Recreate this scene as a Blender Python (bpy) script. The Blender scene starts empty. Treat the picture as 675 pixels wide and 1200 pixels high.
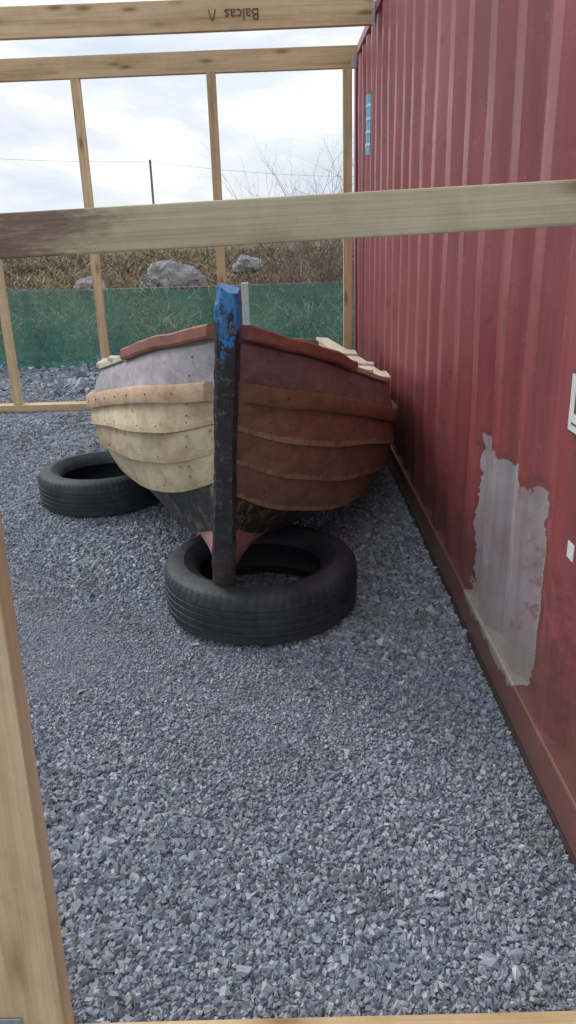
import bpy, math, random
import numpy as np
from mathutils import Vector, Matrix, noise as mnoise
random.seed(7); rng=np.random.default_rng(11)
S=bpy.context.scene
S.view_settings.view_transform='Standard'
try: S.view_settings.look='None'
except Exception: pass
S.view_settings.exposure=0

# ------------------------------------------------------------ helpers
def new_mat(name, rough=0.7, spec=0.3):
    m=bpy.data.materials.new(name); m.use_nodes=True
    nt=m.node_tree; b=nt.nodes['Principled BSDF']
    b.inputs['Roughness'].default_value=rough
    b.inputs['Specular IOR Level'].default_value=spec
    return m,nt,b
def nd(nt,t,**kw):
    n=nt.nodes.new(t)
    for k,v in kw.items():
        if k in n.inputs: n.inputs[k].default_value=v
        else: setattr(n,k,v)
    return n
def rgba(c): return (c[0],c[1],c[2],1)
def coords(nt, scale=(1,1,1), rnd=False, kind='Object'):
    tc=nd(nt,'ShaderNodeTexCoord'); mp=nd(nt,'ShaderNodeMapping')
    mp.inputs['Scale'].default_value=scale
    src=tc.outputs[kind]
    if rnd:
        oi=nd(nt,'ShaderNodeObjectInfo'); mu=nd(nt,'ShaderNodeMath',operation='MULTIPLY'); mu.inputs[1].default_value=37.0
        nt.links.new(oi.outputs['Random'],mu.inputs[0])
        ad=nd(nt,'ShaderNodeVectorMath',operation='ADD')
        nt.links.new(src,ad.inputs[0]); nt.links.new(mu.outputs[0],ad.inputs[1]); src=ad.outputs[0]
    nt.links.new(src,mp.inputs['Vector'])
    return mp.outputs['Vector']
def noise(nt,vec,scale=5,detail=5,rough=.6,dist=0):
    n=nd(nt,'ShaderNodeTexNoise'); n.inputs['Scale'].default_value=scale; n.inputs['Detail'].default_value=detail
    n.inputs['Roughness'].default_value=rough; n.inputs['Distortion'].default_value=dist
    nt.links.new(vec,n.inputs['Vector']); return n.outputs['Fac']
def ramp(nt,fac,stops,interp='LINEAR'):
    r=nd(nt,'ShaderNodeValToRGB'); r.color_ramp.interpolation=interp
    el=r.color_ramp.elements
    while len(el)<len(stops): el.new(.5)
    for e,(p,c) in zip(el,stops):
        e.position=p; e.color=rgba(c) if hasattr(c,'__len__') else (c,c,c,1)
    nt.links.new(fac,r.inputs['Fac']); return r.outputs['Color']
def mix(nt,fac,a,b,mode='MIX'):
    m=nd(nt,'ShaderNodeMixRGB',blend_type=mode)
    for s,v in ((m.inputs['Fac'],fac),(m.inputs['Color1'],a),(m.inputs['Color2'],b)):
        if isinstance(v,bpy.types.NodeSocket): nt.links.new(v,s)
        elif hasattr(v,'__len__'): s.default_value=rgba(v)
        elif s.name=='Fac': s.default_value=v
        else: s.default_value=(v,v,v,1)
    return m.outputs['Color']
def math_(nt,op,a,b=0.0):
    m=nd(nt,'ShaderNodeMath',operation=op)
    for s,v in ((m.inputs[0],a),(m.inputs[1],b)):
        if isinstance(v,bpy.types.NodeSocket): nt.links.new(v,s)
        else: s.default_value=v
    return m.outputs[0]
def bump(nt,b,h,strength=.4,dist=.01):
    n=nd(nt,'ShaderNodeBump'); n.inputs['Strength'].default_value=strength; n.inputs['Distance'].default_value=dist
    nt.links.new(h,n.inputs['Height']); nt.links.new(n.outputs['Normal'],b.inputs['Normal'])
def empty(name,loc=(0,0,0)):
    e=bpy.data.objects.new(name,None); e.location=loc; S.collection.objects.link(e); return e
def mobj(name,verts,faces,mat=None,parent=None,smooth=False,loc=None):
    me=bpy.data.meshes.new(name); me.from_pydata([tuple(v) for v in verts],[],faces); me.update()
    if mat: me.materials.append(mat)
    if smooth: me.polygons.foreach_set('use_smooth',[True]*len(me.polygons))
    o=bpy.data.objects.new(name,me); S.collection.objects.link(o)
    if parent: o.parent=parent
    if loc: o.location=loc
    return o
BF=[(0,3,2,1),(4,5,6,7),(0,1,5,4),(1,2,6,5),(2,3,7,6),(3,0,4,7)]
def box(name,x0,x1,y0,y1,z0,z1,mat,parent=None,bev=0):
    c=((x0+x1)/2,(y0+y1)/2,(z0+z1)/2); a,b_,d=(x1-x0)/2,(y1-y0)/2,(z1-z0)/2
    v=[(-a,-b_,-d),(a,-b_,-d),(a,b_,-d),(-a,b_,-d),(-a,-b_,d),(a,-b_,d),(a,b_,d),(-a,b_,d)]
    o=mobj(name,v,BF,mat,parent,loc=c)
    if bev:
        m=o.modifiers.new('b','BEVEL'); m.width=bev; m.segments=2
    return o
def beam(name,p0,p1,w,h,mat,parent,bev=.003):
    """timber along local X: w = horizontal thickness, h = the other section size"""
    p0=Vector(p0);p1=Vector(p1); L=(p1-p0).length; d=(p1-p0).normalized()
    n=max(2,int(L/.25)); vs=[];fs=[]
    sd=random.random()*50
    for i in range(n+1):
        t=i/n; x=-L/2+L*t
        wy=(mnoise.noise(Vector((x*.7,sd,0)))*.004); wz=(mnoise.noise(Vector((x*.7,sd,9)))*.004)
        for a,b_ in ((-1,-1),(1,-1),(1,1),(-1,1)): vs.append((x,a*w/2+wy,b_*h/2+wz))
        if i<n:
            k=4*i
            for j in range(4): fs.append((k+j,k+4+j,k+4+(j+1)%4,k+(j+1)%4))
    fs.append((0,1,2,3)); k=4*n; fs.append((k+3,k+2,k+1,k))
    o=mobj(name,vs,fs,mat,parent)
    up=Vector((0,0,1)) if abs(d.z)<.9 else Vector((0,1,0))
    y=up.cross(d).normalized(); z=d.cross(y)
    M=Matrix((d,y,z)).transposed().to_4x4(); M.translation=(p0+p1)/2
    o.matrix_local=M
    m=o.modifiers.new('b','BEVEL'); m.width=bev; m.segments=2; m.limit_method='ANGLE'
    return o

# ------------------------------------------------------------ materials
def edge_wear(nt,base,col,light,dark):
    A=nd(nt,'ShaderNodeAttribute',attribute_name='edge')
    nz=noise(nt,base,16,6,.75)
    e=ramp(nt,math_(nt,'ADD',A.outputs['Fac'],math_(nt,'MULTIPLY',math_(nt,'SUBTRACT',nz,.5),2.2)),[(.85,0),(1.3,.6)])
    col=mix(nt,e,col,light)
    A2=nd(nt,'ShaderNodeAttribute',attribute_name='seam')
    s=ramp(nt,math_(nt,'ADD',A2.outputs['Fac'],math_(nt,'MULTIPLY',math_(nt,'SUBTRACT',nz,.5),.6)),[(.55,0),(.95,.8)])
    return mix(nt,s,col,dark)
def wood(name,c1,c2,c3,axis='X',rough=.75,knots=.12,fine=60,stain=None,dirt=.25,bs=.25,var=.25,wear=False):
    m,nt,b=new_mat(name,rough,.25)
    base=coords(nt,(1,1,1),True)
    mp=nd(nt,'ShaderNodeMapping'); k=fine
    mp.inputs['Scale'].default_value=(1.3,k*.45,k*.45) if axis=='X' else (k*.45,1.3,k*.45)
    nt.links.new(base,mp.inputs['Vector'])
    g=noise(nt,mp.outputs[0],1.0,6,.6,.35)
    mp2=nd(nt,'ShaderNodeMapping')
    mp2.inputs['Scale'].default_value=(3,k*4,k*4) if axis=='X' else (k*4,3,k*4)
    nt.links.new(base,mp2.inputs['Vector'])
    f=noise(nt,mp2.outputs[0],1.0,3,.6)
    col=ramp(nt,g,[(.28,c1),(.5,c2),(.72,c3)])
    col=mix(nt,.35,col,ramp(nt,f,[(.3,.55),(.7,1.0)]),'MULTIPLY')
    big=noise(nt,base,1.6,4,.6)
    col=mix(nt,dirt,col,ramp(nt,big,[(.35,.35),(.6,1.0)]),'MULTIPLY')
    sm=noise(nt,base,14,6,.7)
    col=mix(nt,dirt,col,ramp(nt,sm,[(.35,.55),(.55,1.0)]),'MULTIPLY')
    if knots:
        mk=nd(nt,'ShaderNodeMapping'); mk.inputs['Scale'].default_value=(3.4,12,12) if axis=='X' else (12,3.4,12)
        nt.links.new(base,mk.inputs['Vector'])
        v=nd(nt,'ShaderNodeTexVoronoi'); v.inputs['Scale'].default_value=1; nt.links.new(mk.outputs[0],v.inputs['Vector'])
        kk=ramp(nt,v.outputs['Distance'],[(knots*.5,.8),(knots,.3),(knots*1.6,0)])
        col=mix(nt,kk,col,(.24,.13,.06))
    if stain: col=stain(nt,base,col)
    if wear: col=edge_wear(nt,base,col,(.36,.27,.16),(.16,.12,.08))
    oi=nd(nt,'ShaderNodeObjectInfo')
    hv=nd(nt,'ShaderNodeHueSaturation'); nt.links.new(col,hv.inputs['Color'])
    mr=nd(nt,'ShaderNodeMapRange'); mr.inputs['To Min'].default_value=1-var; mr.inputs['To Max'].default_value=1+var*.6
    nt.links.new(oi.outputs['Random'],mr.inputs['Value']); nt.links.new(mr.outputs[0],hv.inputs['Value'])
    nt.links.new(hv.outputs[0],b.inputs['Base Color'])
    bump(nt,b,math_(nt,'ADD',g,f),bs,.004)
    return m
M_pine=wood('pine_timber',(.50,.33,.17),(.72,.54,.32),(.80,.64,.42),dirt=.20,var=.10,knots=.17)
def stain_rail(nt,base,col):
    tc=nd(nt,'ShaderNodeTexCoord'); sx=nd(nt,'ShaderNodeSeparateXYZ'); nt.links.new(tc.outputs['Object'],sx.inputs[0])
    mp=nd(nt,'ShaderNodeMapping'); mp.inputs['Scale'].default_value=(1,5,5); nt.links.new(base,mp.inputs['Vector'])
    e=ramp(nt,math_(nt,'ADD',math_(nt,'MULTIPLY',sx.outputs[0],-1.0),math_(nt,'MULTIPLY',noise(nt,mp.outputs[0],9,6,.75),.55)),[(.15,0),(.28,1)])
    return mix(nt,math_(nt,'MULTIPLY',e,.78),col,(.15,.085,.075))
M_rail=wood('weathered_rail_timber',(.44,.36,.22),(.63,.55,.36),(.71,.63,.45),knots=.11,stain=stain_rail,dirt=.32,var=0,bs=.4)
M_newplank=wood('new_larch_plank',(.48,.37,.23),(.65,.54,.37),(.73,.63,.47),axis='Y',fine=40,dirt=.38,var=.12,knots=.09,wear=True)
M_newcap=wood('new_cap_timber',(.58,.50,.37),(.72,.65,.51),(.78,.72,.60),axis='Y',knots=0,fine=40,dirt=.1,var=.1)
M_portrub=wood('port_rub_timber',(.48,.31,.19),(.66,.46,.32),(.73,.55,.40),axis='Y',fine=40,var=.05,knots=.08)
def paintwood(name,c1,c2,chip,amt=.62,rough=.6,var=.15,fine=45,bs=.3,wear=None):
    m,nt,b=new_mat(name,rough,.3)
    base=coords(nt,(1,1,1),True)
    mp=nd(nt,'ShaderNodeMapping'); mp.inputs['Scale'].default_value=(fine*.5,2,fine*.5); nt.links.new(base,mp.inputs['Vector'])
    g=noise(nt,mp.outputs[0],1,6,.65,.3)
    mp3=nd(nt,'ShaderNodeMapping'); mp3.inputs['Scale'].default_value=(1,.4,1); nt.links.new(base,mp3.inputs['Vector'])
    big=noise(nt,mp3.outputs[0],5,7,.7,.4)
    col=mix(nt,ramp(nt,big,[(.38,0),(.62,1)]),c1,c2)
    col=mix(nt,.6,col,ramp(nt,g,[(.3,.45),(.65,1.1)]),'MULTIPLY')
    mp4=nd(nt,'ShaderNodeMapping'); mp4.inputs['Scale'].default_value=(1,.5,1); nt.links.new(base,mp4.inputs['Vector'])
    ch=noise(nt,mp4.outputs[0],26,8,.75)
    col=mix(nt,ramp(nt,ch,[(amt,0),(amt+.08,.7)]),col,chip)
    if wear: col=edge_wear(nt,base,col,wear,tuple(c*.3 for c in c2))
    oi=nd(nt,'ShaderNodeObjectInfo'); hv=nd(nt,'ShaderNodeHueSaturation'); nt.links.new(col,hv.inputs['Color'])
    mr=nd(nt,'ShaderNodeMapRange'); mr.inputs['To Min'].default_value=1-var; mr.inputs['To Max'].default_value=1+var
    nt.links.new(oi.outputs['Random'],mr.inputs['Value']); nt.links.new(mr.outputs[0],hv.inputs['Value'])
    nt.links.new(hv.outputs[0],b.inputs['Base Color'])
    bump(nt,b,math_(nt,'ADD',g,ch),bs,.006)
    return m
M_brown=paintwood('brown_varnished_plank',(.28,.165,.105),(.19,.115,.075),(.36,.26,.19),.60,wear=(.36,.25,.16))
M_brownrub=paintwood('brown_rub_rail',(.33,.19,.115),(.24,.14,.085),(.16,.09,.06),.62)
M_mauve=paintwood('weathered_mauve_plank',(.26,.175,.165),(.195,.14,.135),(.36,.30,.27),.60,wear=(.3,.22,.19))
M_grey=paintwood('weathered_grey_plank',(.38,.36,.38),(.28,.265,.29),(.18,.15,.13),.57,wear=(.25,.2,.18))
M_redrail=paintwood('red_brown_gunwale',(.37,.16,.115),(.29,.12,.09),(.42,.30,.23),.60)
M_inner=paintwood('inner_hull_paint',(.2,.17,.15),(.12,.10,.09),(.3,.25,.2),.62)
def tar_mat(name,base1,patch,thr,specks=True):
    m,nt,b=new_mat(name,.5,.4)
    base=coords(nt,(1,1,1),True)
    n1=noise(nt,base,6,7,.7); n2=noise(nt,base,35,6,.75); n3=noise(nt,base,9,9,.8,.5)
    col=mix(nt,ramp(nt,n1,[(.35,0),(.7,1)]),base1,tuple(c*2.2+.010 for c in base1))
    col=mix(nt,ramp(nt,n3,[(thr,0),(thr+.04,.9)]),col,patch)
    if specks:
        n4=noise(nt,base,4,4,.6)
        sp=math_(nt,'MULTIPLY',ramp(nt,n2,[(.53,0),(.57,1)]),ramp(nt,n4,[(.45,0),(.55,1)]))
        col=mix(nt,math_(nt,'MULTIPLY',sp,.7),col,(.24,.22,.09))
    nt.links.new(col,b.inputs['Base Color']); bump(nt,b,math_(nt,'ADD',n2,n3),.4,.006)
    return m
M_tar=tar_mat('tarred_plank',(.016,.016,.018),(.16,.085,.07),.53)
M_garb=tar_mat('worn_garboard',(.30,.155,.15),(.04,.03,.03),.56,False)
def stem_mat():
    m,nt,b=new_mat('stem_paint',.5,.4)
    base=coords(nt,(1,1,1))
    sx=nd(nt,'ShaderNodeSeparateXYZ'); nt.links.new(base,sx.inputs[0])
    n1=noise(nt,base,9,8,.75); n2=noise(nt,base,38,6,.75)
    mpb=nd(nt,'ShaderNodeMapping'); mpb.inputs['Scale'].default_value=(1,1,.4); nt.links.new(base,mpb.inputs['Vector'])
    n3=noise(nt,mpb.outputs[0],38,7,.75); n4=noise(nt,mpb.outputs[0],20,6,.75)
    mp=nd(nt,'ShaderNodeMapping'); mp.inputs['Scale'].default_value=(60,60,4); nt.links.new(base,mp.inputs['Vector'])
    g=noise(nt,mp.outputs[0],1,5,.6)
    col=mix(nt,ramp(nt,n1,[(.3,0),(.7,1)]),(.014,.016,.021),(.045,.048,.056))
    col=mix(nt,ramp(nt,n2,[(.58,0),(.61,1)]),col,(.13,.095,.075))
    low=math_(nt,'ADD',math_(nt,'MULTIPLY',sx.outputs[2],-2.2),n1)
    col=mix(nt,ramp(nt,low,[(.18,0),(.5,.7)]),col,(.12,.07,.055))
    h=math_(nt,'ADD',math_(nt,'MULTIPLY',math_(nt,'SUBTRACT',sx.outputs[2],.80),2.8),math_(nt,'MULTIPLY',math_(nt,'SUBTRACT',n4,.5),3.0))
    blue=math_(nt,'MULTIPLY',ramp(nt,h,[(.14,0),(.20,1)]),ramp(nt,n3,[(.55,1),(.59,0)]))
    col=mix(nt,blue,col,mix(nt,n2,(.02,.12,.36),(.05,.28,.60)))
    edge=math_(nt,'MULTIPLY',ramp(nt,n2,[(.61,0),(.64,1)]),ramp(nt,h,[(.0,0),(.3,1)]))
    col=mix(nt,edge,col,(.42,.40,.38))
    nt.links.new(col,b.inputs['Base Color']); bump(nt,b,math_(nt,'ADD',n3,g),.5,.006); return m
M_stem=stem_mat()
def rubber():
    m,nt,b=new_mat('tire_rubber',.6,.4)
    base=coords(nt); n=noise(nt,base,7,6,.7); n2=noise(nt,base,60,4,.6)
    col=mix(nt,ramp(nt,n,[(.4,0),(.75,1)]),(.016,.019,.026),(.050,.057,.068))
    sx=nd(nt,'ShaderNodeSeparateXYZ'); nt.links.new(base,sx.inputs[0])
    d=ramp(nt,math_(nt,'ADD',sx.outputs[2],math_(nt,'MULTIPLY',n,.08)),[(.05,.6),(.10,0)])
    col=mix(nt,d,col,(.12,.12,.12))
    nt.links.new(col,b.inputs['Base Color']); bump(nt,b,n2,.15,.002); return m
M_rubber=rubber()
def container_mat():
    m,nt,b=new_mat('container_red_paint',.42,.5)
    base=coords(nt)
    sx=nd(nt,'ShaderNodeSeparateXYZ'); nt.links.new(base,sx.inputs[0])
    Y,Z=sx.outputs[1],sx.outputs[2]
    n1=noise(nt,base,1.3,5,.6); n2=noise(nt,base,9,8,.75)
    mp=nd(nt,'ShaderNodeMapping'); mp.inputs['Scale'].default_value=(12,12,.7); nt.links.new(base,mp.inputs['Vector'])
    st=noise(nt,mp.outputs[0],1,6,.65)
    col=mix(nt,ramp(nt,n1,[(.3,0),(.7,1)]),(.285,.062,.070),(.345,.100,.106))
    col=mix(nt,.85,col,ramp(nt,st,[(.3,.58),(.68,1.12)]),'MULTIPLY')
    col=mix(nt,math_(nt,'MULTIPLY',ramp(nt,noise(nt,base,24,8,.8),[(.58,0),(.68,1)]),.3),col,(.48,.26,.25))
    lowf=ramp(nt,Z,[(.05,1),(.85,0)])
    r=ramp(nt,math_(nt,'ADD',math_(nt,'ADD',math_(nt,'MULTIPLY',n2,.75),math_(nt,'MULTIPLY',st,.4)),math_(nt,'MULTIPLY',lowf,.14)),[(.635,0),(.715,.85)])
    col=mix(nt,r,col,(.15,.062,.044))
    col=mix(nt,math_(nt,'MULTIPLY',ramp(nt,math_(nt,'ADD',Z,math_(nt,'MULTIPLY',n2,.35)),[(.14,1),(.55,0)]),.65),col,(.14,.078,.070))
    wob=math_(nt,'MULTIPLY',math_(nt,'SUBTRACT',noise(nt,base,9,7,.7),.5),.11)
    yy=math_(nt,'ADD',Y,wob); zz=math_(nt,'ADD',Z,math_(nt,'MULTIPLY',wob,1.3))
    dy=math_(nt,'ABSOLUTE',math_(nt,'SUBTRACT',yy,2.11)); dz=math_(nt,'ABSOLUTE',math_(nt,'SUBTRACT',zz,.40))
    inside=math_(nt,'MULTIPLY',math_(nt,'LESS_THAN',dy,.300),math_(nt,'LESS_THAN',dz,.29))
    halo=math_(nt,'MULTIPLY',math_(nt,'LESS_THAN',dy,.315),math_(nt,'LESS_THAN',dz,.315))
    col=mix(nt,math_(nt,'MULTIPLY',halo,.5),col,(.16,.06,.045))
    pg=mix(nt,ramp(nt,noise(nt,base,5,6,.7),[(.35,0),(.65,1)]),(.38,.36,.385),(.33,.25,.255))
    pg=mix(nt,.8,pg,ramp(nt,st,[(.35,.65),(.65,1.1)]),'MULTIPLY')
    pr=ramp(nt,math_(nt,'ADD',math_(nt,'MULTIPLY',n2,.8),math_(nt,'MULTIPLY',st,.2)),[(.545,0),(.60,.85)])
    pg=mix(nt,pr,pg,(.26,.14,.11))
    pg=mix(nt,math_(nt,'MULTIPLY',ramp(nt,math_(nt,'ADD',Z,math_(nt,'MULTIPLY',n2,.4)),[(.25,1),(.5,0)]),.7),pg,(.30,.26,.21))
    col=mix(nt,inside,col,pg)
    nt.links.new(col,b.inputs['Base Color'])
    rr=nd(nt,'ShaderNodeMapRange'); rr.inputs['To Min'].default_value=.30; rr.inputs['To Max'].default_value=.55
    nt.links.new(n2,rr.inputs['Value']); nt.links.new(rr.outputs[0],b.inputs['Roughness'])
    bump(nt,b,n2,.15,.004); return m
M_cont=container_mat()
def flat_mat(name,c,rough=.6,metal=0,nz=.2,ns=20):
    m,nt,b=new_mat(name,rough,.4); b.inputs['Metallic'].default_value=metal
    base=coords(nt); n=noise(nt,base,ns,6,.7)
    col=mix(nt,ramp(nt,n,[(.3,0),(.7,1)]),tuple(x*(1-nz) for x in c),tuple(min(1,x*(1+nz)) for x in c))
    nt.links.new(col,b.inputs['Base Color']); bump(nt,b,n,.2,.003); return m
M_white=flat_mat('white_label',(.70,.71,.72),.4,0,.1)
M_blue=flat_mat('blue_label',(.16,.46,.70),.5,0,.15)
M_ink=flat_mat('dark_ink',(.10,.08,.07),.7,0,.3,80)
M_steel=flat_mat('galvanised_steel',(.45,.46,.48),.4,.7,.15)
M_gasket=flat_mat('dark_underframe',(.06,.04,.038),.8)

# ------------------------------------------------------------ ground
def ground_mat():
    m,nt,b=new_mat('gravel_and_earth',.85,.25)
    base=coords(nt); sx=nd(nt,'ShaderNodeSeparateXYZ'); nt.links.new(base,sx.inputs[0])
    v=nd(nt,'ShaderNodeTexVoronoi'); v.inputs['Scale'].default_value=120; nt.links.new(base,v.inputs['Vector'])
    v2=nd(nt,'ShaderNodeTexVoronoi'); v2.inputs['Scale'].default_value=260; nt.links.new(base,v2.inputs['Vector'])
    sc=nd(nt,'ShaderNodeSeparateColor'); nt.links.new(v.outputs['Color'],sc.inputs[0])
    sc2=nd(nt,'ShaderNodeSeparateColor'); nt.links.new(v2.outputs['Color'],sc2.inputs[0])
    c1=ramp(nt,sc.outputs[0],[(0,(.14,.165,.20)),(.6,(.25,.285,.34)),(1,(.42,.46,.51))])
    c2=ramp(nt,sc2.outputs[0],[(0,(.13,.145,.175)),(.6,(.24,.265,.31)),(1,(.42,.44,.48))])
    n1=noise(nt,base,1.5,5,.6)
    col=mix(nt,ramp(nt,n1,[(.4,0),(.6,1)]),c1,c2)
    col=mix(nt,math_(nt,'MULTIPLY',ramp(nt,noise(nt,base,2.3,6,.7),[(.52,0),(.68,1)]),.5),col,(.10,.092,.085))
    far=ramp(nt,math_(nt,'ADD',math_(nt,'MULTIPLY',sx.outputs[1],.1),math_(nt,'MULTIPLY',noise(nt,base,1.2,4,.6),.08)),[(.865,0),(.88,1)])
    grass=ramp(nt,noise(nt,base,.8,8,.7),[(.3,(.05,.06,.02)),(.5,(.12,.09,.045)),(.7,(.20,.15,.08))])
    col=mix(nt,far,col,grass)
    nt.links.new(col,b.inputs['Base Color'])
    h=math_(nt,'ADD',math_(nt,'MULTIPLY',v.outputs['Distance'],-1.0),math_(nt,'MULTIPLY',v2.outputs['Distance'],-.6))
    bump(nt,b,h,.8,.008); return m
M_ground=ground_mat()
def grid_axis(lo,hi,inner_lo,inner_hi,step):
    a=list(np.arange(inner_lo,inner_hi+1e-6,step)); d=step; x=inner_hi
    while x<hi: d*=1.5; x+=d; a.append(min(x,hi))
    d=step; x=inner_lo
    while x>lo: d*=1.5; x-=d; a.insert(0,max(x,lo))
    return a
gx=grid_axis(-1500,1500,-6,3,.12); gy=grid_axis(-60,3000,0,9,.12)
def terr(x,y):
    z=mnoise.noise(Vector((x*.9,y*.9,0)))*.012 if (-8<x<5 and y<12) else 0
    if y>9:
        t=min(1,(y-9)/14); z+=.38*t*t*(3-2*t)+.12*mnoise.noise(Vector((x*.25,y*.25,3)))*min(1,(y-9)/3)
        z+=min(1,max(0,(y-60)/800))*6*(.6+.6*mnoise.noise(Vector((x*.003,y*.002,1))))
    return z
gv=[(x,y,terr(x,y)) for y in gy for x in gx]; W=len(gx)
gf=[(j*W+i,j*W+i+1,(j+1)*W+i+1,(j+1)*W+i) for j in range(len(gy)-1) for i in range(W-1)]
mobj('ground',gv,gf,M_ground,smooth=True)

def stones():
    iv=np.array([(-1,-1,-1),(1,-1,-1),(1,1,-1),(-1,1,-1),(-.7,-.7,1),(.7,-.7,1),(.7,.7,1),(-.7,.7,1)],float)*.74
    fi=np.array([t for a,b_,c,d in BF for t in ((a,b_,c),(a,c,d))])
    P=[]
    for (y0,y1,x0,x1,n,s0,s1) in ((.6,2.6,-1.22,.62,112000,.0022,.0076),(2.6,4.6,-2.15,.62,72000,.0032,.0085),(4.6,9.0,-4.5,.9,55000,.005,.0125),(.6,4.6,-3.4,-1.3,12000,.007,.012),(.7,3.2,-1.3,.6,900,.0080,.0125),(6.8,9,-4.4,1.2,1800,.018,.04)):
        x=rng.uniform(x0,x1,n); y=rng.uniform(y0,y1,n)
        s=s0+(s1-s0)*rng.random(n)**2.0
        P.append(np.stack([x,y,s],1))
    P=np.concatenate(P)
    f=np.array([mnoise.noise(Vector((p[0]*1.3,p[1]*1.1,5))) for p in P])
    P[:,2]*=np.clip(1.08+f*1.2,.6,1.55)
    fine=(np.exp(-((P[:,0]+.05)**2/.25+(P[:,1]-1.95)**2/.12)))
    P[:,2]*=1-.30*fine
    keep=~((P[:,0]>.597)&(P[:,1]<6.66)); P=P[keep]
    n=len(P)
    V=np.repeat(iv[None],n,0)+rng.uniform(-.40,.40,(n,8,3))
    V*=np.stack([rng.uniform(.8,1.5,n),rng.uniform(.6,1.05,n),rng.uniform(.35,.85,n)],1)[:,None,:]
    a=rng.uniform(0,2*np.pi,n); t=rng.normal(0,.7,n); t2=rng.normal(0,.5,n)
    ca,sa,ct,st=np.cos(a),np.sin(a),np.cos(t),np.sin(t); c2,s2=np.cos(t2)[:,None],np.sin(t2)[:,None]
    x=V[...,0]; y=V[...,1]*ct[:,None]-V[...,2]*st[:,None]; z=V[...,1]*st[:,None]+V[...,2]*ct[:,None]
    x,z=x*c2+z*s2,-x*s2+z*c2
    V=np.stack([x*ca[:,None]-y*sa[:,None],x*sa[:,None]+y*ca[:,None],z],2)*P[:,2][:,None,None]
    gz=np.array([mnoise.noise(Vector((p[0]*.9,p[1]*.9,0)))*.012 for p in P])
    V+=np.stack([P[:,0],P[:,1],gz+P[:,2]*rng.uniform(.05,.9,n)],1)[:,None,:]
    F=(fi[None]+8*np.arange(n)[:,None,None]).reshape(-1)
    me=bpy.data.meshes.new('gravel'); nv=n*8; nf=n*12
    me.vertices.add(nv); me.vertices.foreach_set('co',V.reshape(-1).astype(np.float32))
    me.loops.add(nf*3); me.loops.foreach_set('vertex_index',F.astype(np.int32))
    me.polygons.add(nf); me.polygons.foreach_set('loop_start',np.arange(0,nf*3,3,dtype=np.int32))
    me.update(); me.shade_flat()
    at=me.attributes.new('tone','FLOAT','POINT'); at.data.foreach_set('value',np.repeat(rng.random(n),8).astype(np.float32))
    m,nt,b=new_mat('crushed_stone',.75,.3)
    A=nd(nt,'ShaderNodeAttribute',attribute_name='tone')
    col=ramp(nt,A.outputs['Fac'],[(0,(.16,.19,.235)),(.4,(.26,.30,.365)),(.75,(.345,.39,.455)),(.96,(.50,.54,.585)),(1,(.36,.34,.31))])
    base=coords(nt); col=mix(nt,.4,col,ramp(nt,noise(nt,base,90,4,.7),[(.3,.6),(.7,1.15)]),'MULTIPLY')
    col=mix(nt,math_(nt,'MULTIPLY',ramp(nt,noise(nt,base,2.3,6,.7),[(.52,0),(.68,1)]),.5),col,(.14,.13,.12))
    nt.links.new(col,b.inputs['Base Color'])
    me.materials.append(m)
    o=bpy.data.objects.new('gravel',me); S.collection.objects.link(o)
stones()

# ------------------------------------------------------------ shipping container
CX=.606; CY0=.60; CY1=6.66; CH=2.59
cont=empty('shipping_container')
def corr_profile(a,b_,inset):
    pts=[];y=a; cyc=[(.0,0),(.075,0),(.143,1),(.213,1)]
    while y<b_:
        for d,k in cyc:
            if y+d<b_: pts.append((y+d,inset+.036*k))
        y+=.281
    pts.append((b_,pts[-1][1])); return pts
def corr_wall(name,prof,fn,z0,z1,parent,rows=14,dent=.0035,mat=None):
    vs=[];fs=[]
    for r in range(rows+1):
        z=z0+(z1-z0)*r/rows
        for (u,d) in prof:
            dd=d+dent*mnoise.noise(Vector((u*2.5,z*2.2,4)))*2
            vs.append(fn(u,dd,z))
    n=len(prof)
    for r in range(rows):
        for i in range(n-1):
            fs.append((r*n+i,r*n+i+1,(r+1)*n+i+1,(r+1)*n+i))
    return mobj(name,vs,fs,mat or M_cont,parent)
ps=corr_profile(CY0+.16,CY1-.10,.012)
corr_wall('side_wall',ps,lambda u,d,z:(CX+d,u,z),.13,CH-.06,cont)
corr_wall('far_side_wall',ps,lambda u,d,z:(CX+2.438-d,u,z),.13,CH-.06,cont,2)
pe=corr_profile(CX+.16,CX+2.28,.012)
corr_wall('end_wall',pe,lambda u,d,z:(u,CY1-d,z),.13,CH-.1,cont,2)
pr=corr_profile(CY0+.1,CY1-.1,.0)
vs=[];n=len(pr)
for x in (CX+.06,CX+2.38):
    for (u,d) in pr: vs.append((x,u,CH-.012-d*.6))
mobj('roof_panel',vs,[(i,i+1,n+i+1,n+i) for i in range(n-1)],M_cont,cont)
def cbox(name,x0,x1,y0,y1,z0,z1,mt=M_cont,bev=.006):
    v=[(x,y,z) for z in (z0,z1) for (x,y) in ((x0,y0),(x1,y0),(x1,y1),(x0,y1))]
    o=mobj(name,v,BF,mt,cont)
    if bev:
        m=o.modifiers.new('b','BEVEL'); m.width=bev; m.segments=2
    return o
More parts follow.
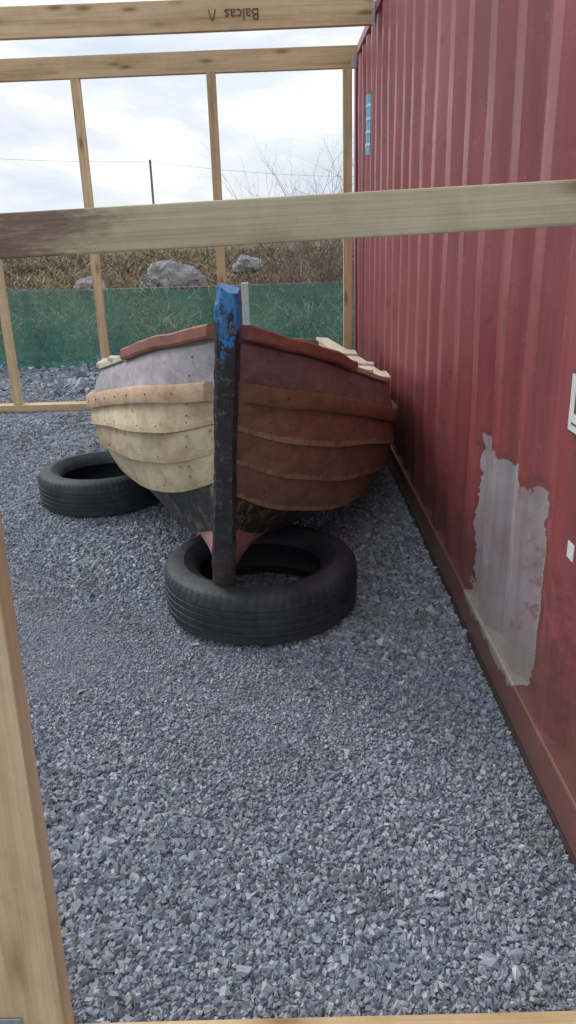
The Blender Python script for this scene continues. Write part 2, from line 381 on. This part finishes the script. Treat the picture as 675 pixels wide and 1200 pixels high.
for sx_,nm in ((0,'side'),(1,'far')):
    xa=CX if sx_==0 else CX+2.438-.06
    cbox('top_rail_'+nm,xa,xa+.06,CY0+.16,CY1-.16,CH-.065,CH-.004)
    cbox('bottom_rail_'+nm,xa-.002,xa+.056,CY0+.16,CY1-.16,.020,.135)
    cbox('bottom_flange_'+nm,xa-.008 if sx_==0 else xa,xa+.05 if sx_==0 else xa+.068,CY0+.16,CY1-.16,.006,.0185,M_gasket,0)
    for ya,nn in ((CY0,'front'),(CY1-.16,'back')):
        xb=CX if sx_==0 else CX+2.438-.16
        cbox('corner_post_%s_%s'%(nm,nn),xb-.001,xb+.159,ya+.002 if nn=='front' else ya+.05,ya+.158,.118,CH-.122)
        for za in (0.0,CH-.118):
            cbox('corner_casting',xb-.005,xb+.165,ya-.004,ya+.172,za+.001,za+.118)
cbox('end_top_rail',CX+.16,CX+2.27,CY1-.07,CY1-.01,CH-.11,CH-.008)
cbox('end_bottom_rail',CX+.16,CX+2.27,CY1-.07,CY1-.01,.02,.135)
for k in (0,1):
    xa=CX+.165+k*1.058
    cbox('door_leaf',xa,xa+1.05,CY0+.02,CY0+.07,.14,CH-.13)
    for q in (.25,.75):
        cbox('lock_rod',xa+q*1.05-.015,xa+q*1.05+.015,CY0-.02,CY0+.012,.12,CH-.14,M_steel)
cbox('floor_pan',CX+.06,CX+2.37,CY0+.17,CY1-.17,.10,.134,M_gasket,0)
lab=[q for q in ps if 5.60<q[0]<6.05]
corr_wall('size_label',lab,lambda u,d,z:(CX+d-.003,u,z),1.80,2.17,cont,6,.0035,M_blue)
for i in range(4):
    corr_wall('size_label_letter',lab[1:-1],lambda u,d,z:(CX+d-.006,u,z),1.855+i*.08,1.872+i*.08,cont,1,.0035,M_white)
cbox('plate_backing',CX-.001,CX+.002,1.40,1.602,.908,1.040,M_ink,0)
cbox('data_plate',CX-.004,CX-.0016,1.406,1.595,.915,1.033,M_white,0)
cbox('plate_mark',CX-.0056,CX-.0046,1.45,1.575,.93,.934,M_ink,0)
cbox('plate_mark',CX-.0056,CX-.0046,1.50,1.565,.955,1.015,M_ink,0)
cbox('torn_sticker',CX-.0010,CX+.001,1.50,1.535,.645,.682,M_white,0)

# ------------------------------------------------------------ timber frame
fr=empty('timber_frame')
FY=6.20
beam('back_top_plate',(-3.4,FY,2.43),(.585,FY,2.465),.05,.14,M_pine,fr)
beam('back_bottom_plate',(-3.4,FY,.03),(.56,FY,.03),.10,.055,M_pine,fr)
def stud(name,x,y,z0,z1,wx,wy,lean=0):
    beam(name,(x,y,z0),(x+lean,y,z1),wx,wy,M_pine,fr)
for i,x in enumerate((-3.35,-2.17,-1.42,-.455,.515)):
    stud('back_stud_%d'%(i+1),x,FY,.06,2.37+.01*(x+3.4),.065,.047)
beam('roof_joist',(-3.4,5.30,2.515),(.60,5.30,2.545),.047,.165,M_pine,fr)
beam('roof_joist_front',(-3.4,2.9,2.62),(.60,2.9,2.62),.047,.15,M_pine,fr)
stud('front_post',-.453,.925,.05,2.42,.115,.047,.05)
beam('front_bottom_plate',(-3.4,.925,.024),(.585,.925,.024),.048,.047,M_pine,fr)
beam('front_top_plate',(-3.4,.925,2.49),(.60,.925,2.49),.05,.14,M_pine,fr)
beam('front_rail',(-1.20,.985,1.309),(.59,.985,1.358),.07,.050,M_rail,fr)
stud('front_stud',-1.17,.925,.05,2.42,.1,.047)
stud('left_corner_post',-3.35,.925,.05,2.42,.1,.047)
beam('left_bottom_plate',(-3.4,.96,.024),(-3.4,6.14,.024),.06,.047,M_pine,fr)
beam('left_top_plate',(-3.4,.96,2.44),(-3.4,6.14,2.44),.06,.10,M_pine,fr)
for i in range(4): stud('left_stud_%d'%i,-3.4,1.9+i*1.1,.05,2.385,.05,.09)
box('post_bracket',-.512,-.462,.898,.9005,.03,.130,M_steel,fr,.001)
box('joist_hanger',.54,.575,FY-.031,FY-.0275,2.39,2.47,M_steel,fr,.001)
box('joist_hanger_upper',.588,.604,5.270,5.274,2.43,2.64,M_steel,fr,.001)
tc=bpy.data.curves.new('joist_stamp','FONT'); tc.body='Balcas  /\\'; tc.size=.085; tc.extrude=.0005
to=bpy.data.objects.new('joist_stamp',tc); S.collection.objects.link(to); to.parent=fr
to.location=(-.08,5.2740,2.562); to.rotation_euler=(math.radians(90),math.radians(180),0)
tc.materials.append(M_ink)

# ------------------------------------------------------------ boat
boat=empty('rowing_boat',(-.226,0,.20)); boat.rotation_euler=(0,math.radians(4.3),0)
ZO=.20
Yst=np.array([2.37,2.50,2.70,3.10,3.60,4.20,4.90,5.60])
B=np.array([
 [.025,.025,.025,.025,.025,.025,.025],
 [.030,.080,.130,.155,.160,.155,.130],
 [.030,.160,.245,.295,.305,.293,.250],
 [.030,.270,.425,.495,.510,.495,.445],
 [.030,.345,.575,.668,.703,.700,.660],
 [.030,.360,.595,.690,.725,.728,.695],
 [.030,.330,.530,.620,.660,.675,.655],
 [.030,.190,.350,.440,.485,.505,.500]])
Z=np.array([
 [.235,.420,.535,.645,.755,.862,1.035],
 [.225,.360,.455,.570,.690,.820,.995],
 [.215,.300,.388,.505,.630,.772,.945],
 [.205,.235,.318,.425,.545,.668,.832],
 [.185,.192,.240,.330,.430,.540,.700],
 [.160,.168,.205,.290,.385,.490,.640],
 [.130,.142,.190,.275,.365,.465,.605],
 [.110,.160,.225,.310,.395,.485,.620]])-ZO
def herm(xs,ys,x):
    m=np.zeros(len(xs))
    d=np.diff(ys)/np.diff(xs); m[0]=d[0]; m[-1]=d[-1]
    for i in range(1,len(xs)-1):
        h0,h1=xs[i]-xs[i-1],xs[i+1]-xs[i]; m[i]=(d[i-1]*h1+d[i]*h0)/(h0+h1)
    i=int(np.clip(np.searchsorted(xs,x)-1,0,len(xs)-2)); h=xs[i+1]-xs[i]; t=(x-xs[i])/h
    return (2*t**3-3*t*t+1)*ys[i]+(t**3-2*t*t+t)*h*m[i]+(-2*t**3+3*t*t)*ys[i+1]+(t**3-t*t)*h*m[i+1]
def sstep(t): t=max(0,min(1,t)); return t*t*(3-2*t)
def pt(k,y,side=1):
    q=np.array([herm(Yst,B[:,k],y),herm(Yst,Z[:,k],y)])
    if side<0 and k in (2,3,4):
        u={2:.045,3:.035,4:.018}[k]
        q=q+np.array([.022*sstep((y-2.4)/.3) if k==2 else 0,u])
    if side>0 and k in (1,2,3,4):
        g=sstep((y-2.55)/.45)*(1-sstep((y-4.6)/.9))
        q=q+np.array([{1:.03,2:.065,3:.030,4:.012}[k]*g,{1:.0,2:-.028,3:-.022,4:-.010}[k]*g])
    return q
YS=np.concatenate([np.linspace(2.37,2.8,14),np.linspace(2.85,5.6,36)])
def loft(name,rings,mat,parent,smooth=True,attrs=None):
    m=len(rings[0]); vs=[p for r in rings for p in r]; fs=[]
    for i in range(len(rings)-1):
        for j in range(m):
            fs.append((i*m+j,i*m+(j+1)%m,(i+1)*m+(j+1)%m,(i+1)*m+j))
    fs.append(tuple(range(m))[::-1]); k=(len(rings)-1)*m; fs.append(tuple(k+j for j in range(m)))
    o=mobj(name,vs,fs,mat,parent)
    if attrs:
        for nm,vals in attrs.items():
            at=o.data.attributes.new(nm,'FLOAT','POINT'); at.data.foreach_set('value',list(vals)*len(rings))
    if smooth:
        o.data.polygons.foreach_set('use_smooth',[True]*len(o.data.polygons))
        try: o.data.set_sharp_from_angle(angle=math.radians(35))
        except Exception: pass
    return o
def strake(k,side,mat,name,t=.016):
    rings=[]
    us=[-.10 if k else 0,0.02,.12,.35,.65,.84,.92,1.0]
    ed=[1,1,.35,0,0,0,0,0]; se=[0,0,0,0,0,.1,1,1]
    for y in YS:
        P0=pt(k,y,side);P1=pt(k+1,y,side); d=P1-P0; L=np.linalg.norm(d)+1e-9; dn=d/L; n=np.array([dn[1],-dn[0]])
        w=sstep((y-2.40)/.25)*.75+.25
        wob=.003*mnoise.noise(Vector((y*3,k*7.1,side*5)))
        ring=[]
        for u in us:
            q=P0+d*u+n*(t*w*(1-u)+.004*math.sin(math.pi*max(0,u))+.001)+dn*wob
            ring.append((side*q[0],y,q[1]))
        for u in us[::-1]:
            q=P0+d*u+n*(t*w*(1-u)+.004*math.sin(math.pi*max(0,u))+.001-t)+dn*wob
            ring.append((side*max(q[0],.004),y,q[1]))
        rings.append(ring if side<0 else ring[::-1])
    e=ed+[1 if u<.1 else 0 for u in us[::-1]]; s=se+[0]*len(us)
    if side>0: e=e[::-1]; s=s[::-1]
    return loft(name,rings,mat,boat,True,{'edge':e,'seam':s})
port=[M_garb,M_tar,M_newplank,M_newplank,M_newplank,M_grey]
star=[M_garb,M_tar,M_brown,M_brown,M_brown,M_mauve]
nms=['garboard','bottom_strake','bilge_strake','side_strake','upper_strake','sheer_strake']
for k in range(6):
    strake(k,-1,port[k],'port_'+nms[k]); strake(k,1,star[k],'starboard_'+nms[k])
def rail(name,k,side,ys,w,h,off,dz,mat,round_=True,jit=.0015):
    rings=[]
    for i,y in enumerate(ys):
        P=pt(k,y); cx=P[0]+off; cz=P[1]+dz
        c=.3 if round_ else .1
        sec=[(-1,-1+c),(-1+c,-1),(1-c,-1),(1,-1+c),(1,1-c),(1-c,1),(-1+c,1),(-1,1-c)]
        j1=jit*mnoise.noise(Vector((y*6,k,side)))*2
        ring=[(side*(cx+a*w/2+j1),y,cz+b_*h/2+j1) for a,b_ in sec]
        rings.append(ring if side<0 else ring[::-1])
    return loft(name,rings,mat,boat)
yr=np.concatenate([np.linspace(2.385,2.8,12),np.linspace(2.85,5.58,34)])
rail('port_rub_rail',5,-1,yr,.034,.062,.020,.004,M_portrub)
rail('starboard_rub_rail',5,1,yr,.034,.062,.020,.004,M_brownrub)
rail('port_gunwale',6,-1,np.linspace(2.39,3.10,18),.050,.044,.004,.016,M_redrail,jit=.003)
rail('starboard_gunwale',6,1,np.linspace(2.39,3.12,18),.050,.044,.004,.016,M_redrail,jit=.003)
yc=np.linspace(3.14,5.58,28)
for s,n_ in ((-1,'port'),(1,'starboard')):
    rail(n_+'_new_cap',6,s,yc,.085,.020,-.030,.008,M_newcap,False)
    rail(n_+'_inwale',6,s,np.linspace(2.7,5.55,30),.022,.05,-.050,-.035,M_newcap,False)
    for y,l in ((3.32,.07),(3.75,.16),(4.4,.07),(4.95,.16)):
        P=pt(6,y); box(n_+'_cap_block',s*(P[0]-.035)-.05,s*(P[0]-.035)+.05,y-l/2,y+l/2,P[1]+.0185,P[1]+.034,M_newcap,boat,.003)
for j,y in enumerate(np.arange(2.85,5.5,.30)):
    for s in (-1,1):
        pts=[pt(k,y,s) for k in range(7)]; rings=[]
        for k,P in enumerate(pts):
            a=pts[max(0,k-1)];b_=pts[min(6,k+1)]; d=(b_-a); d/=np.linalg.norm(d); n=np.array([d[1],-d[0]])
            o1=P-n*.024; o2=P-n*.046
            ring=[(s*max(o1[0],.001),y-.015,o1[1]),(s*max(o1[0],.001),y+.015,o1[1]),(s*max(o2[0],0),y+.015,o2[1]),(s*max(o2[0],0),y-.015,o2[1])]
            rings.append(ring if s>0 else ring[::-1])
        loft('rib',rings,M_inner,boat,False)
def spanbox(name,y0,y1,k,dz,th,mat):
    a=pt(k,y0)[0]-.04;b_=pt(k,y1)[0]-.04;z=pt(k,(y0+y1)/2)[1]+dz
    v=[(-a,y0,z),(a,y0,z),(b_,y1,z),(-b_,y1,z),(-a,y0,z+th),(a,y0,z+th),(b_,y1,z+th),(-b_,y1,z+th)]
    return mobj(name,v,BF,mat,boat)
spanbox('thwart_fore',3.45,3.67,5,.06,.028,M_newcap); spanbox('thwart_mid',4.25,4.48,5,.06,.028,M_newcap); spanbox('stern_sheets',5.1,5.5,5,.06,.026,M_newcap)
a=pt(6,2.62)[0]-.03; z=pt(6,2.55)[1]-.03
mobj('breasthook',[(-.02,2.44,z),(.02,2.44,z),(a,2.64,z-.02),(0,2.58,z-.02),(-a,2.64,z-.02),(-.02,2.44,z+.03),(.02,2.44,z+.03),(a,2.64,z+.01),(0,2.58,z+.01),(-a,2.64,z+.01)],
 [(0,4,3,2,1),(5,6,7,8,9),(0,1,6,5),(1,2,7,6),(2,3,8,7),(3,4,9,8),(4,0,5,9)],M_inner,boat)
tp=[pt(k,5.6) for k in range(7)]
ring=[(p[0],5.585,p[1]) for p in tp]+[(-p[0],5.585,p[1]) for p in tp[::-1]]
ring2=[(x,5.615,z_) for x,_,z_ in ring]
loft('transom',[ring,ring2],M_inner,boat,False)
rings=[]
for y in np.linspace(2.42,5.63,24):
    z=herm(Yst,Z[:,0],y) if y<5.6 else Z[-1,0]
    r=[(-.028,y,z-.06),(.028,y,z-.06),(.028,y,z+.012),(-.028,y,z+.012)]
    rings.append(r[::-1])
loft('keel',rings,M_tar,boat,False)
zs=np.linspace(.165,1.178,60)-ZO; rings=[]
NS=len(zs)
for i,z in enumerate(zs):
    t=(z-zs[0])/(zs[-1]-zs[0])
    yf=2.345-.105*t**.7+.035*(1-sstep(t/.16)); yb=2.46-.03*t
    hw=.037+.002*math.sin(t*9)-.003*t
    if t>.955: hw-=.006*((t-.955)/.045); yf+=.012*((t-.955)/.045)
    nz=lambda a:.004*mnoise.noise(Vector((z*14,a*3.3,1.7)))+.004*mnoise.noise(Vector((z*45,a*5.1,7)))
    sec=[(-hw,yb),(-hw,(yf+yb)/2),(-hw,yf+.012),(-hw+.010,yf),(0,yf-.002),(hw-.010,yf),(hw,yf+.012),(hw,(yf+yb)/2),(hw,yb)]
    rings.append([(x+nz(j),y+nz(j+20),z+((.007*(1 if x<0 else -1)+.006*mnoise.noise(Vector((x*60,y*40,3)))) if i==NS-1 else 0)) for j,(x,y) in enumerate(sec)][::-1])
loft('stem',rings,M_stem,boat)
nv=[];nf=[]
def nail(x,y,z,nx,r=.004):
    b0=len(nv)
    nv.append((x+nx*.004,y,z))
    for a in range(6):
        an=a*math.pi/3; nv.append((x,y+r*math.cos(an),z+r*math.sin(an)))
    for a in range(6):
        nf.append((b0,b0+1+a,b0+1+(a+1)%6) if nx>0 else (b0,b0+1+(a+1)%6,b0+1+a))
for s in (-1,1):
    for k in range(1,6):
        y=2.47
        while y<5.5:
            P0=pt(k,y,s);P1=pt(k+1,y,s);d=P1-P0;L=np.linalg.norm(d);dn=d/L;n=np.array([dn[1],-dn[0]])
            w=sstep((y-2.40)/.25)*.75+.25; u=random.uniform(.09,.14)
            q=P0+d*u+n*(.016*w*(1-u)+.003)
            nail(s*q[0],y+random.uniform(-.012,.012),q[1],s,.0035)
            if y<2.5:
                for u in (.35,.7):
                    q=P0+d*u+n*(.016*w*(1-u)+.006); nail(s*q[0],y,q[1],s,.004)
            y+=.14
    for y in np.arange(2.5,5.5,.16):
        P=pt(5,y); nail(s*(P[0]+.0375),y,P[1]+.004,s,.0045)
M_nail=flat_mat('rusty_nail',(.07,.045,.035),.6,.3)
mobj('nails',nv,nf,M_nail,boat)

# ------------------------------------------------------------ tyres
def tire(name,loc,R,Hh,rot=0,tilt=(0,0)):
    k=R/.35; h=Hh
    prof=[(.222,.045,0),(.24,.022,0),(.275,.004,0),(.315,.008,0),(.336,.020,0),(.346,.036,1)]
    tz0,tz1=.040,h-.040; gr=[.2,.4,.6,.8]
    for g in gr:
        c=tz0+(tz1-tz0)*g
        prof+= [(.3495,c-.005,2),(.3465,c-.003,3),(.3465,c+.003,3),(.3495,c+.005,2)]
    prof+=[(.346,h-.036,1),(.336,h-.020,0),(.315,h-.008,0),(.275,h-.004,0),(.24,h-.022,0),(.222,h-.045,0),(.218,h-.058,0),
           (.228,h-.055,0),(.262,h-.024,0),(.295,h-.022,0),(.322,h-.045,0),(.330,h-.08,0),(.330,.08,0),(.322,.045,0),(.295,.022,0),(.262,.024,0),(.228,.055,0),(.218,.058,0)]
    N_=288; rings=[]
    for i in range(N_):
        a=2*math.pi*i/N_; ring=[]
        for (r,z,f) in prof:
            rr=r
            if f==1 and i%4==0: rr-=.004
            if f==2 and i%6==0: rr-=.002
            rr+=.0015*mnoise.noise(Vector((math.cos(a)*3,math.sin(a)*3,z*6)))
            ring.append((rr*k*math.cos(a),rr*k*math.sin(a),z))
        rings.append(ring)
    m=len(prof); vs=[p for r in rings for p in r]; fs=[]
    for i in range(N_):
        i2=(i+1)%N_
        for j in range(m): fs.append((i*m+j,i2*m+j,i2*m+(j+1)%m,i*m+(j+1)%m))
    o=mobj(name,vs,fs,M_rubber); o.location=loc; o.rotation_euler=(tilt[0],tilt[1],rot)
    o.data.polygons.foreach_set('use_smooth',[True]*len(o.data.polygons))
    try: o.data.set_sharp_from_angle(angle=math.radians(32))
    except Exception: pass
    return o
tire('car_tire',(-.108,2.618,.0),.358,.213)
tire('car_tire',(-.975,3.90,.0),.33,.20,.4)

# ------------------------------------------------------------ netting fence
fe=empty('netting_fence')
def net_mat():
    m,nt,b=new_mat('green_debris_netting',.6,.3)
    base=coords(nt)
    n=noise(nt,base,2.2,6,.65)
    mp=nd(nt,'ShaderNodeMapping'); mp.inputs['Scale'].default_value=(1.2,1,14); nt.links.new(base,mp.inputs['Vector'])
    s=noise(nt,mp.outputs[0],2,5,.6)
    col=mix(nt,ramp(nt,n,[(.3,0),(.7,1)]),(.05,.21,.17),(.08,.28,.23))
    col=mix(nt,ramp(nt,s,[(.55,0),(.75,.7)]),col,(.16,.38,.33))
    nt.links.new(col,b.inputs['Base Color'])
    tr=nd(nt,'ShaderNodeBsdfTransparent'); ms=nd(nt,'ShaderNodeMixShader')
    mr=ramp(nt,noise(nt,base,1.7,5,.6),[(.3,.25),(.7,.58)])
    nt.links.new(mr,ms.inputs[0])
    tl=nd(nt,'ShaderNodeBsdfTranslucent'); nt.links.new(col,tl.inputs['Color'])
    m2=nd(nt,'ShaderNodeMixShader'); m2.inputs[0].default_value=.4
    nt.links.new(b.outputs[0],m2.inputs[1]); nt.links.new(tl.outputs[0],m2.inputs[2])
    nt.links.new(m2.outputs[0],ms.inputs[1]); nt.links.new(tr.outputs[0],ms.inputs[2])
    nt.links.new(ms.outputs[0],nt.nodes['Material Output'].inputs['Surface']); bump(nt,b,s,.4,.02); return m
M_net=net_mat()
NX,NZ=420,14; vs=[];fs=[]
for j in range(NZ+1):
    t=j/NZ
    for i in range(NX+1):
        x=-9+14*i/NX
        top=.80+.02*math.sin(x*1.7)+.03*mnoise.noise(Vector((x*1.1,0,2)))
        wr=.05*mnoise.noise(Vector((x*1.4,t*2.5,0)))+.018*mnoise.noise(Vector((x*7,t*3,4)))
        vs.append((x,8.3+wr,.0+top*t))
for j in range(NZ):
    for i in range(NX): a=j*(NX+1)+i; fs.append((a,a+1,a+NX+2,a+NX+1))
mobj('netting',vs,fs,M_net,fe,True)
M_dull=flat_mat('fence_post_timber',(.22,.18,.13),.8)
for i,x in enumerate(np.arange(-8.4,5,1.9)):
    box('fence_post_%d'%i,x-.03,x+.03,8.37,8.43,0,.82,M_dull,fe,.004)
box('top_wire',-9,5,8.345,8.351,.80,.806,M_steel,fe)
M_pale=flat_mat('pale_post',(.50,.53,.52),.6,0,.12)
box('marker_post',-.405,-.335,8.08,8.15,0,.84,M_pale,None,.006)

# ------------------------------------------------------------ scrub vegetation, one mesh
def scrub():
    n=80000
    y=8.7+ (rng.random(n)**1.7)*30; x=rng.uniform(-1,1,n)*(4.5+y*.62)-.8
    V=np.zeros((n,3,3)); T=np.zeros(n)
    for i in range(n):
        c=mnoise.noise(Vector((x[i]*.5,y[i]*.35,8))); c2=mnoise.noise(Vector((x[i]*1.7,y[i]*1.4,2)))
        z0=terr(x[i],y[i]); h=(.14+.42*max(0,c+.2)+.38*max(0,c2)+.08*rng.random())*(1.2 if y[i]<14 else .85)
        base=z0+h*rng.random()**.8*.85
        w=.005+.0008*y[i]; a=rng.uniform(0,math.pi)
        l=rng.uniform(.06,.20); lean=rng.normal(0,.12,2)
        dx,dy=math.cos(a)*w,math.sin(a)*w
        V[i,0]=(x[i]-dx,y[i]-dy,base-l*.4);V[i,1]=(x[i]+dx,y[i]+dy,base-l*.4);V[i,2]=(x[i]+lean[0],y[i]+lean[1],base+l*.6)
        T[i]=min(1,max(0,.5+.8*c2+.18*rng.normal()+(.45*c)))
    me=bpy.data.meshes.new('scrub_vegetation')
    me.vertices.add(n*3); me.vertices.foreach_set('co',V.reshape(-1).astype(np.float32))
    me.loops.add(n*3); me.loops.foreach_set('vertex_index',np.arange(n*3,dtype=np.int32))
    me.polygons.add(n); me.polygons.foreach_set('loop_start',np.arange(0,n*3,3,dtype=np.int32)); me.update(); me.shade_flat()
    at=me.attributes.new('tone','FLOAT','POINT'); at.data.foreach_set('value',np.repeat(T,3).astype(np.float32))
    m,nt,b=new_mat('dead_bracken_and_grass',.9,.1); A=nd(nt,'ShaderNodeAttribute',attribute_name='tone')
    nt.links.new(ramp(nt,A.outputs['Fac'],[(0,(.07,.07,.035)),(.3,(.15,.105,.08)),(.55,(.27,.20,.145)),(.78,(.40,.33,.23)),(1,(.15,.16,.07))]),b.inputs['Base Color'])
    me.materials.append(m); o=bpy.data.objects.new('scrub_vegetation',me); S.collection.objects.link(o)
scrub()
M_twig=flat_mat('grey_brown_bark',(.22,.175,.15),.85)
def shrub(name,bx,by,H,nb,spread,seed):
    r=random.Random(seed); V=[];F=[]
    def seg(p,q,r0,r1):
        d=(q-p).normalized(); u=d.orthogonal().normalized(); w=d.cross(u); b0=len(V)
        for c,rr in ((p,r0),(q,r1)):
            for k in range(4):
                a=k*math.pi/2; V.append(c+(u*math.cos(a)+w*math.sin(a))*rr)
        for k in range(4): F.append((b0+k,b0+(k+1)%4,b0+4+(k+1)%4,b0+4+k))
    def grow(p,d,L,rad,dep):
        n=3
        for i in range(n):
            d=(d+Vector((r.gauss(0,.16),r.gauss(0,.16),r.gauss(.05,.1)))).normalized()
            q=p+d*L/n; seg(p,q,rad*(1-.2*i),rad*(1-.2*(i+1))); p=q
            if dep<3 and r.random()<.9:
                e=(d+Vector((r.gauss(0,.6),r.gauss(0,.6),r.gauss(.1,.3)))).normalized()
                grow(p,e,L*r.uniform(.45,.7),rad*.5,dep+1)
    for i in range(nb):
        p=Vector((bx+r.gauss(0,spread*.4),by+r.gauss(0,spread*.3),terr(bx,by)-.05))
        grow(p,Vector((r.gauss(0,.35),r.gauss(0,.25),1)).normalized(),H*r.uniform(.5,.8),.010,0)
    mobj(name,V,F,M_twig)
shrub('bare_shrub',.60,11.5,1.85,50,.8,3)
shrub('bare_shrub',-.45,12.5,.9,18,1.0,5)
shrub('bare_shrub',-4.4,12.0,.8,20,1.3,8)
shrub('bare_shrub',-2.6,11.0,.8,22,1.6,9)
shrub('bare_shrub',2.4,13.0,2.1,20,1.0,19)
M_rock=flat_mat('grey_boulder_rock',(.25,.25,.26),.85,0,.4,4)
def rock(name,loc,s,seed):
    import bmesh
    bm=bmesh.new(); bmesh.ops.create_icosphere(bm,subdivisions=4,radius=1)
    for v in bm.verts:
        p=v.co.copy(); f=1+.35*mnoise.noise(p*1.2+Vector((seed,0,0)))+.16*mnoise.noise(p*3.5+Vector((0,seed,0)))+.06*mnoise.noise(p*9)
        v.co=Vector((p.x*s[0],p.y*s[1],p.z*s[2]))*f
    me=bpy.data.meshes.new(name); bm.to_mesh(me); bm.free(); me.materials.append(M_rock); me.shade_flat()
    o=bpy.data.objects.new(name,me); o.location=loc; S.collection.objects.link(o)
rock('boulder',(-2.30,16,.46),(.48,.5,.40),2)
rock('boulder',(-1.85,16.6,.40),(.26,.4,.28),6)
rock('boulder',(-.75,18,.62),(.32,.4,.20),9)
rock('boulder',(-3.6,15,.40),(.30,.3,.20),15)
pole=empty('utility_pole')
box('pole_shaft',-9.15,-9.0,60,60.15,0,6.3,M_dull,pole,.02)
vs=[];fs=[]; A_=Vector((-30,38,6.6)); B_=Vector((-9.08,60,6.15)); n=30
C_=Vector((14,84,6.2))
cl_=[]
for i in range(n+1):
    t=i/n; cl_.append(A_.lerp(B_,t)-Vector((0,0,.45*4*t*(1-t))))
for i in range(1,n+1):
    t=i/n; cl_.append(B_.lerp(C_,t)-Vector((0,0,.5*4*t*(1-t))))
for i,p_ in enumerate(cl_):
    for a in range(3): vs.append((p_.x,p_.y+.011*math.cos(a*2.1),p_.z+.011*math.sin(a*2.1)))
    if i<len(cl_)-1:
        for a in range(3): fs.append((i*3+a,i*3+(a+1)%3,(i+1)*3+(a+1)%3,(i+1)*3+a))
mobj('overhead_cable',vs,fs,M_dull)

# ------------------------------------------------------------ light
sun_az=math.radians(-50)
sun_el=math.radians(42)
sd=Vector((math.sin(sun_az)*math.cos(sun_el),math.cos(sun_az)*math.cos(sun_el),math.sin(sun_el)))
L=bpy.data.lights.new('sun','SUN'); L.energy=2.0; L.angle=math.radians(25); L.color=(1,.96,.90)
lo=bpy.data.objects.new('sun',L); S.collection.objects.link(lo); lo.rotation_euler=(-sd).to_track_quat('-Z','Y').to_euler()
w=bpy.data.worlds.new('World'); S.world=w; w.use_nodes=True; nt=w.node_tree
bg=nt.nodes['Background']; bg.inputs['Strength'].default_value=.15
sky=nd(nt,'ShaderNodeTexSky',sky_type='NISHITA'); sky.sun_disc=False; sky.sun_elevation=sun_el; sky.sun_rotation=sun_az; sky.air_density=1.0; sky.dust_density=1.5
tcn=nd(nt,'ShaderNodeTexCoord'); mp=nd(nt,'ShaderNodeMapping'); mp.inputs['Scale'].default_value=(1,1,2.6); nt.links.new(tcn.outputs['Generated'],mp.inputs['Vector'])
n1=noise(nt,mp.outputs[0],2.6,8,.55,.4); n2=noise(nt,mp.outputs[0],4.0,6,.6,.3)
cl=ramp(nt,n2,[(.38,(5.0,5.5,6.3)),(.50,(6.0,6.3,6.8)),(.60,(7.8,7.8,7.8))])
mask=ramp(nt,n1,[(.36,.8),(.56,1)])
col=mix(nt,mask,mix(nt,1.0,sky.outputs[0],(7,7,7),'DARKEN'),cl)
nt.links.new(col,bg.inputs['Color'])

# ------------------------------------------------------------ camera
f=900.;p=math.atan(330.5/f);r=.030
F=Vector((0,math.cos(p),-math.sin(p))); U0=Vector((0,math.sin(p),math.cos(p))); R0=Vector((1,0,0))
R=R0*math.cos(r)-U0*math.sin(r); U=U0*math.cos(r)+R0*math.sin(r)
cam=bpy.data.cameras.new('camera'); co=bpy.data.objects.new('camera',cam); S.collection.objects.link(co)
M=Matrix((R,U,-F)).transposed().to_4x4(); M.translation=(0,0,1.33); co.matrix_world=M
cam.sensor_fit='VERTICAL'; cam.sensor_height=36; cam.sensor_width=36*.5625; cam.lens=27.0; cam.clip_start=.05; cam.clip_end=6000
S.camera=co
